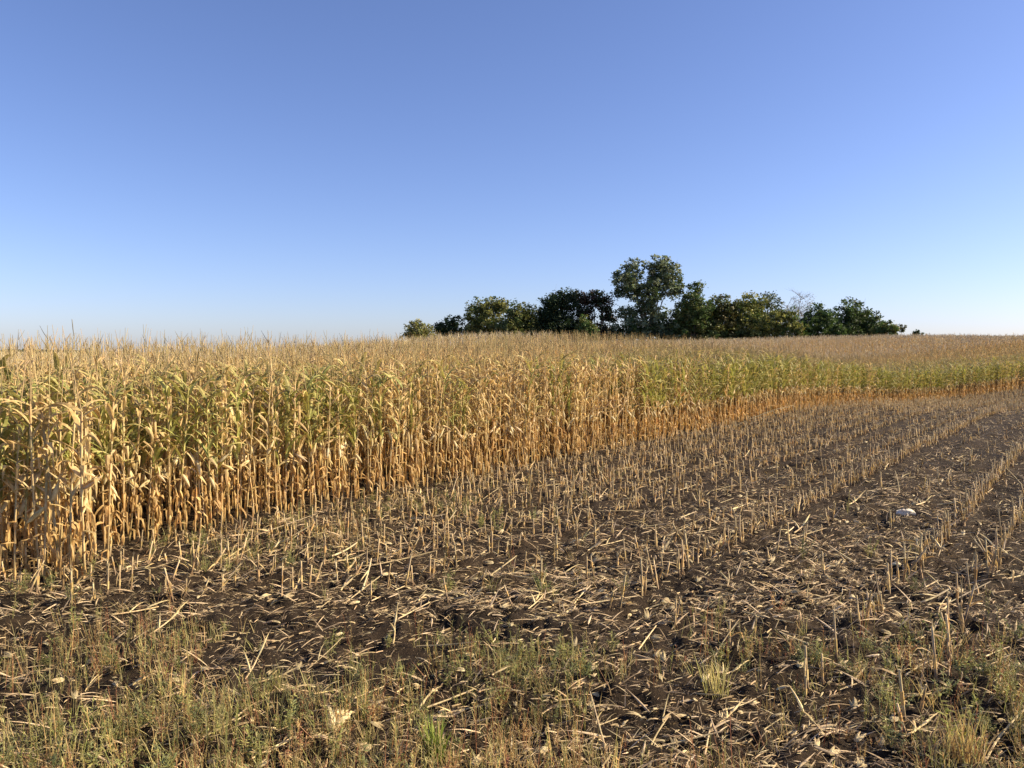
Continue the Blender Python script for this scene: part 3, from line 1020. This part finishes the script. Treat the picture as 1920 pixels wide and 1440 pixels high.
def stone(seed, a, b, c, col):
    r = random.Random(seed); mb = MB()
    nu, nv = 12, 8; vs = []
    for i in range(nv + 1):
        for k in range(nu):
            th = math.pi * i / nv; ph = 2 * math.pi * k / nu
            d = np.array([math.sin(th) * math.cos(ph), math.sin(th) * math.sin(ph), math.cos(th)])
            n_ = 1 + .8 * (float(vnoise(d[0] * 2.2 + seed, d[1] * 2.2 + d[2] * 1.7, seed)) - .5) + .4 * (float(vnoise(d[0] * 6, d[1] * 6 + d[2] * 5, seed)) - .5)
            vs.append((d[0] * a * n_, d[1] * b * n_, d[2] * c * n_))
    fs = [(i * nu + k, (i + 1) * nu + k, (i + 1) * nu + (k + 1) % nu, i * nu + (k + 1) % nu) for i in range(nv) for k in range(nu)]
    mb.add(vs, fs, [jit(col, r, .08) for _ in vs])
    return mb


single("stone", stone(3, .13, .085, .06, (.66, .58, .45)), 1696, 974, "pale whitish stone lying on trampled straw between two stubble rows", "stone", M_STONE, dz=.02)
single("stone", stone(4, .055, .045, .02, (.62, .52, .34)), 1680, 1068, "small flat cream stone alone on bare soil", "stone", M_STONE, dz=.012, smooth=True)


# ------------------------------------------------------------------ the grove
TREE_D = 190.0
MPP = TREE_D / 1500.0                  # metres per photograph pixel at the grove


def tree_crown(mb, r, blobs, nleaf, size, cols, clump=0.9):
    """Leaf sprays gathered in clumps that fill the blobs; a few stray beyond them."""
    tot = sum(b[3] * b[4] for b in blobs)
    for (bx, by, bz, rx, rz, ry) in [(b[0], b[1], b[2], b[3], b[4], b[5] if len(b) > 5 else b[3]) for b in blobs]:
        n = int(nleaf * rx * rz / tot)
        ncl = max(6, int(n / 26))
        for q in range(ncl):
            d = np.array([r.gauss(0, 1), r.gauss(0, 1), r.gauss(0, 1)]); d /= np.linalg.norm(d)
            rad = r.random() ** 0.42
            rad *= .68 + .62 * float(vnoise(np.array(math.atan2(d[1], d[0]) * 1.6 + bx * 3), np.array(d[2] * 2.6 + bz * 2), 7))
            if r.random() < .12: rad *= 1.15
            cc = np.array([bx + d[0] * rx * rad, by + d[1] * ry * rad, bz + d[2] * rz * rad])
            if cc[2] < .5: cc[2] = r.uniform(.4, 1.5)
            base = jit(r.choice(cols), r, .2)
            cs = clump * r.uniform(.6, 1.3)
            for k in range(26):
                p = cc + np.array([r.gauss(0, cs * .5), r.gauss(0, cs * .5), r.gauss(0, cs * .38)])
                a = np.array([r.gauss(0, 1), r.gauss(0, 1), r.gauss(0, .6)]); a /= np.linalg.norm(a)
                b2 = np.cross(a, np.array([r.gauss(0, 1), r.gauss(0, 1), r.gauss(0, 1)])); b2 /= np.linalg.norm(b2) + 1e-9
                w = size * r.uniform(.5, 1.2)
                mb.add([p - a * w * .6, p + b2 * w * .35, p + a * w * .7, p - b2 * w * .35], [(0, 1, 2, 3)], jit(base, r, .15))


def tree_wood(mb, r, h, blobs, col, trunk_r, lean=0.0, twigs=0, bare=False):
    top = max(b[2] for b in blobs)
    fork = h * r.uniform(.16, .26)
    base = np.array([0, 0, -.6]); fk = np.array([lean * fork, r.uniform(-.3, .3), fork])
    tube(mb, [base, (base + fk) / 2, fk], [trunk_r * 1.3, trunk_r, trunk_r * .85], col, sides=7)
    for b in blobs:
        tip = np.array([b[0], b[1], b[2] + b[4] * .55])
        mid = fk + (tip - fk) * .5 + np.array([r.uniform(-.6, .6), r.uniform(-.6, .6), .12 * h])
        if mid[2] > tip[2]: mid[2] = tip[2] * .7 + fk[2] * .3
        rr = trunk_r * (.35 + .35 * r.random())
        tube(mb, [fk - np.array([0, 0, .2]), mid, tip], [rr, rr * .6, rr * .12], col, sides=5)
        for q in range(6 + twigs):
            u = r.uniform(.3, 1.0)
            p = mid + (tip - mid) * (u * 2 - 1) if u > .5 else fk + (mid - fk) * u * 2
            d = np.array([r.gauss(0, 1), r.gauss(0, 1), r.uniform(.2, 1.4)]); d /= np.linalg.norm(d)
            L_ = b[3] * r.uniform(.4, .95)
            e = p + d * L_ * .5 + np.array([0, 0, L_ * .1])
            f = p + d * L_ + np.array([0, 0, L_ * .25])
            tube(mb, [p, e, f], [rr * .32, rr * .2, rr * .05], col, sides=4, cap=False)
            if bare:
                for z in range(7):
                    s_ = e + (f - e) * r.random()
                    dd = d * .6 + np.array([r.gauss(0, .7), r.gauss(0, .7), r.uniform(.1, 1.0)])
                    tube(mb, [s_, s_ + dd * L_ * .25, s_ + dd * L_ * .5 + np.array([0, 0, .1])], [rr * .12, rr * .08, rr * .03], col, sides=3, cap=False)


def make_tree(name, cx, dist, blobs_px, cols, nleaf, size, label, cat="tree", bark=(.16, .13, .10), trunk=.28, clump=.9, seed=0, bare=False):
    """blobs_px: (x, y, half width, half height) of the crown's masses in photograph pixels."""
    r = random.Random(seed)
    k = dist / 1500.0
    X = (cx - 960) * k
    gz = float(terrain(np.array(X), np.array(dist)))
    blobs = []
    for (bx, by, hw, hh) in blobs_px:
        z = CAM_H + (660 - by) * k - gz
        blobs.append(((bx - cx) * k, r.uniform(-1.0, 1.0) * hw * k * .4, z, hw * k, hh * k, hw * k * r.uniform(.8, 1.1)))
    wpx = max(b[0] + b[2] for b in blobs_px) - min(b[0] - b[2] for b in blobs_px)
    if cat == "tree":                      # low boughs that reach the ground
        for q in (-.27, .27):
            blobs.append((q * wpx * k, r.uniform(-1, 1), CAM_H + (660 - 624) * k - gz, wpx * .33 * k, 17 * k, wpx * .28 * k))
            blobs.append((q * wpx * k, r.uniform(-1, 1), 2.0, wpx * .33 * k, 2.4, wpx * .28 * k))
        nleaf = int(nleaf * 1.9)
    e = bpy.data.objects.new(name, None); COL.objects.link(e)
    e.location = (X, dist, gz)
    h = max(b[2] + b[4] for b in blobs)
    wood = MB(); tree_wood(wood, r, h, blobs, bark, trunk, bare=bare, twigs=6 if bare else 0)
    link("trunk", wood.mesh("tree_trunk", [M_BARK]), e)
    cr = MB(); tree_crown(cr, r, blobs, nleaf, size, cols, clump)
    link("crown", cr.mesh("tree_crown", [M_CROWN]), e)
    tag(e, label, cat, "trees of the grove")
    return e


DK = (.034, .054, .020); DK2 = (.050, .070, .028); MID = (.075, .11, .033); OL = (.16, .17, .05); YG = (.33, .32, .09); GRN = (.095, .15, .042)
SILV = (.25, .285, .155); BRN = (.085, .055, .035); GREY = (.20, .18, .15)
make_tree("bush", 785, 186, [(785, 622, 27, 20), (800, 632, 20, 14), (768, 628, 14, 14)], [YG, (.20, .19, .07), OL], 5200, .42, "small pale yellow bush standing apart at the end of the grove above the tassels", "bush", trunk=.1, clump=.6, seed=1)
make_tree("tree", 838, 192, [(838, 615, 24, 22), (850, 606, 14, 14), (825, 620, 14, 14)], [DK2, MID], 4200, .45, "small dark tree between the pale bush and the yellow green tree", trunk=.15, clump=.7, seed=2)
make_tree("tree", 915, 194, [(905, 585, 33, 24), (935, 577, 26, 18), (892, 610, 26, 26), (925, 615, 32, 28)], [YG, OL, OL, MID], 9500, .5, "yellow green round topped tree at the start of the tall grove", seed=3)
make_tree("tree", 975, 188, [(968, 595, 28, 26), (990, 598, 18, 25), (960, 622, 32, 24), (992, 625, 18, 20)], [OL, MID, OL], 8500, .48, "olive green tree leaning on the black green tree", seed=4)
make_tree("tree", 1040, 190, [(1040, 578, 34, 30), (1062, 562, 24, 19), (1020, 602, 26, 32), (1050, 618, 36, 30)], [DK, DK, DK2], 12500, .5, "dense black green tree, darkest of the grove", seed=5, clump=1.0)
make_tree("tree", 1115, 193, [(1095, 560, 30, 16), (1122, 566, 28, 20), (1088, 588, 24, 22), (1140, 590, 18, 22), (1100, 622, 40, 22)], [DK, BRN, DK2, BRN], 9000, .5, "dark brownish tree with gaps of sky beside the tallest tree", seed=6)
make_tree("tree", 1098, 183, [(1097, 606, 15, 16), (1100, 622, 20, 14)], [GRN, OL], 3000, .42, "small olive tree standing before the dark brownish tree", trunk=.1, clump=.6, seed=7)
make_tree("cottonwood_tree", 1217, 190, [(1180, 510, 24, 24), (1168, 528, 22, 22), (1192, 545, 26, 20), (1236, 500, 27, 22), (1258, 520, 24, 26), (1228, 535, 28, 28), (1215, 570, 32, 24), (1262, 545, 22, 18),
           (1163, 548, 14, 11), (1205, 610, 34, 24), (1175, 590, 22, 16), (1235, 600, 22, 20)], [SILV, SILV, MID, (.09, .115, .05)], 18000, .5, "tallest tree of the grove, broad silvery green cottonwood with two crowns", bark=(.24, .21, .17), trunk=.5, clump=.8, seed=8)
make_tree("tree", 1300, 187, [(1302, 545, 13, 18), (1295, 568, 22, 22), (1310, 590, 26, 26), (1280, 605, 22, 28)], [GRN, MID, OL], 7500, .48, "pointed green tree rising just past the tallest tree", seed=9)
make_tree("tree", 1290, 194, [(1285, 592, 30, 28), (1310, 605, 40, 32), (1270, 620, 26, 24), (1335, 618, 30, 26)], [DK, DK2], 10500, .5, "broad black green tree filling the shade under the pointed tree", seed=10)
make_tree("tree", 1350, 189, [(1348, 575, 26, 22), (1335, 595, 26, 26), (1368, 592, 24, 26), (1350, 620, 36, 24)], [OL, MID, (.11, .10, .035)], 9500, .48, "olive tree with brown twigs at its top next to the pointed tree", seed=11)
make_tree("tree", 1402, 190, [(1400, 572, 26, 20), (1420, 580, 18, 20), (1388, 595, 24, 26), (1415, 615, 34, 26)], [YG, OL, MID], 9500, .48, "yellow olive round tree in the middle of the low part of the grove", seed=12)
make_tree("tree", 1440, 195, [(1438, 568, 20, 17), (1450, 590, 22, 22), (1430, 612, 24, 24)], [(.12, .13, .09), OL, MID], 5200, .42, "grey green thin tree beside the leafless tree", seed=13)
make_tree("dead_tree", 1495, 196, [(1498, 568, 24, 22), (1475, 580, 18, 14), (1500, 600, 22, 22)], [(.22, .19, .155), (.17, .15, .115)], 2400, .22, "leafless grey tree standing above the yellow green bush", bark=(.24, .205, .175), trunk=.26, seed=14, bare=True)
make_tree("bush", 1485, 184, [(1482, 600, 18, 20), (1495, 618, 20, 16), (1470, 622, 18, 14), (1462, 600, 22, 22)], [YG, OL, GRN], 6500, .42, "yellow green bush below the leafless tree", "bush", trunk=.12, clump=.6, seed=15)
make_tree("cedar_tree", 1535, 189, [(1530, 588, 24, 20), (1548, 596, 20, 18), (1535, 605, 28, 22), (1550, 618, 34, 18), (1510, 612, 24, 22)], [GRN, (.04, .075, .03), MID], 9500, .42, "dark green cone shaped cedar sloping down to the corn", trunk=.2, clump=.6, seed=16)
make_tree("tree", 1610, 193, [(1595, 587, 30, 22), (1620, 597, 28, 22), (1585, 610, 34, 24), (1635, 612, 28, 20)], [MID, GRN, DK2], 10500, .48, "rounded green tree at the far end of the grove past the cedar", seed=17)
make_tree("bush", 1660, 186, [(1657, 615, 17, 14), (1668, 620, 13, 10), (1645, 622, 16, 10)], [GRN, OL], 3600, .4, "bright green bush at the foot of the last rounded tree", "bush", trunk=.1, clump=.55, seed=18)
make_tree("bush", 1685, 200, [(1682, 615, 12, 10), (1692, 617, 9, 8)], [(.13, .12, .09), OL], 700, .36, "thin greyish bush at the very end of the grove", "bush", trunk=.09, clump=.5, seed=19)
make_tree("bush", 1722, 230, [(1720, 626, 10, 6)], [DK2, MID], 700, .4, "tiny dark bush alone on the crest of the hill", "bush", trunk=.09, clump=.5, seed=20)

# the far-off wood on the skyline
def far_wood():
    r = random.Random(77); mb = MB()
    for q in range(5200):
        x = r.uniform(-900, -480); y = 900 + r.uniform(-30, 30)
        h = 2.0 + 2.2 * float(vnoise(np.array(x * .02), np.array(0.0), 5)) + 2.0 * float(vnoise(np.array(x * .09), np.array(0.0), 6))
        p = np.array([x, y, h * math.sqrt(r.random())])
        a = np.array([r.gauss(0, 1), r.gauss(0, 1), r.gauss(0, .6)]); a /= np.linalg.norm(a)
        b = np.cross(a, np.array([r.gauss(0, 1), r.gauss(0, 1), r.gauss(0, 1)])); b /= np.linalg.norm(b) + 1e-9
        w = 2.6 * r.uniform(.6, 1.2)
        mb.add([p - a * w * .6, p + b * w * .4, p + a * w * .6, p - b * w * .4], [(0, 1, 2, 3)], jit(DK2, r, .2))
    o = link("distant_woods", mb.mesh("distant_woods", [M_CROWN]))
    tag(o, "thin dark line of far woods on the skyline beyond the corn", "woods", kind="stuff")


far_wood()
print("corn", len(cP), "stubs", len(sP), "litter", len(lP), "weeds", len(wP))
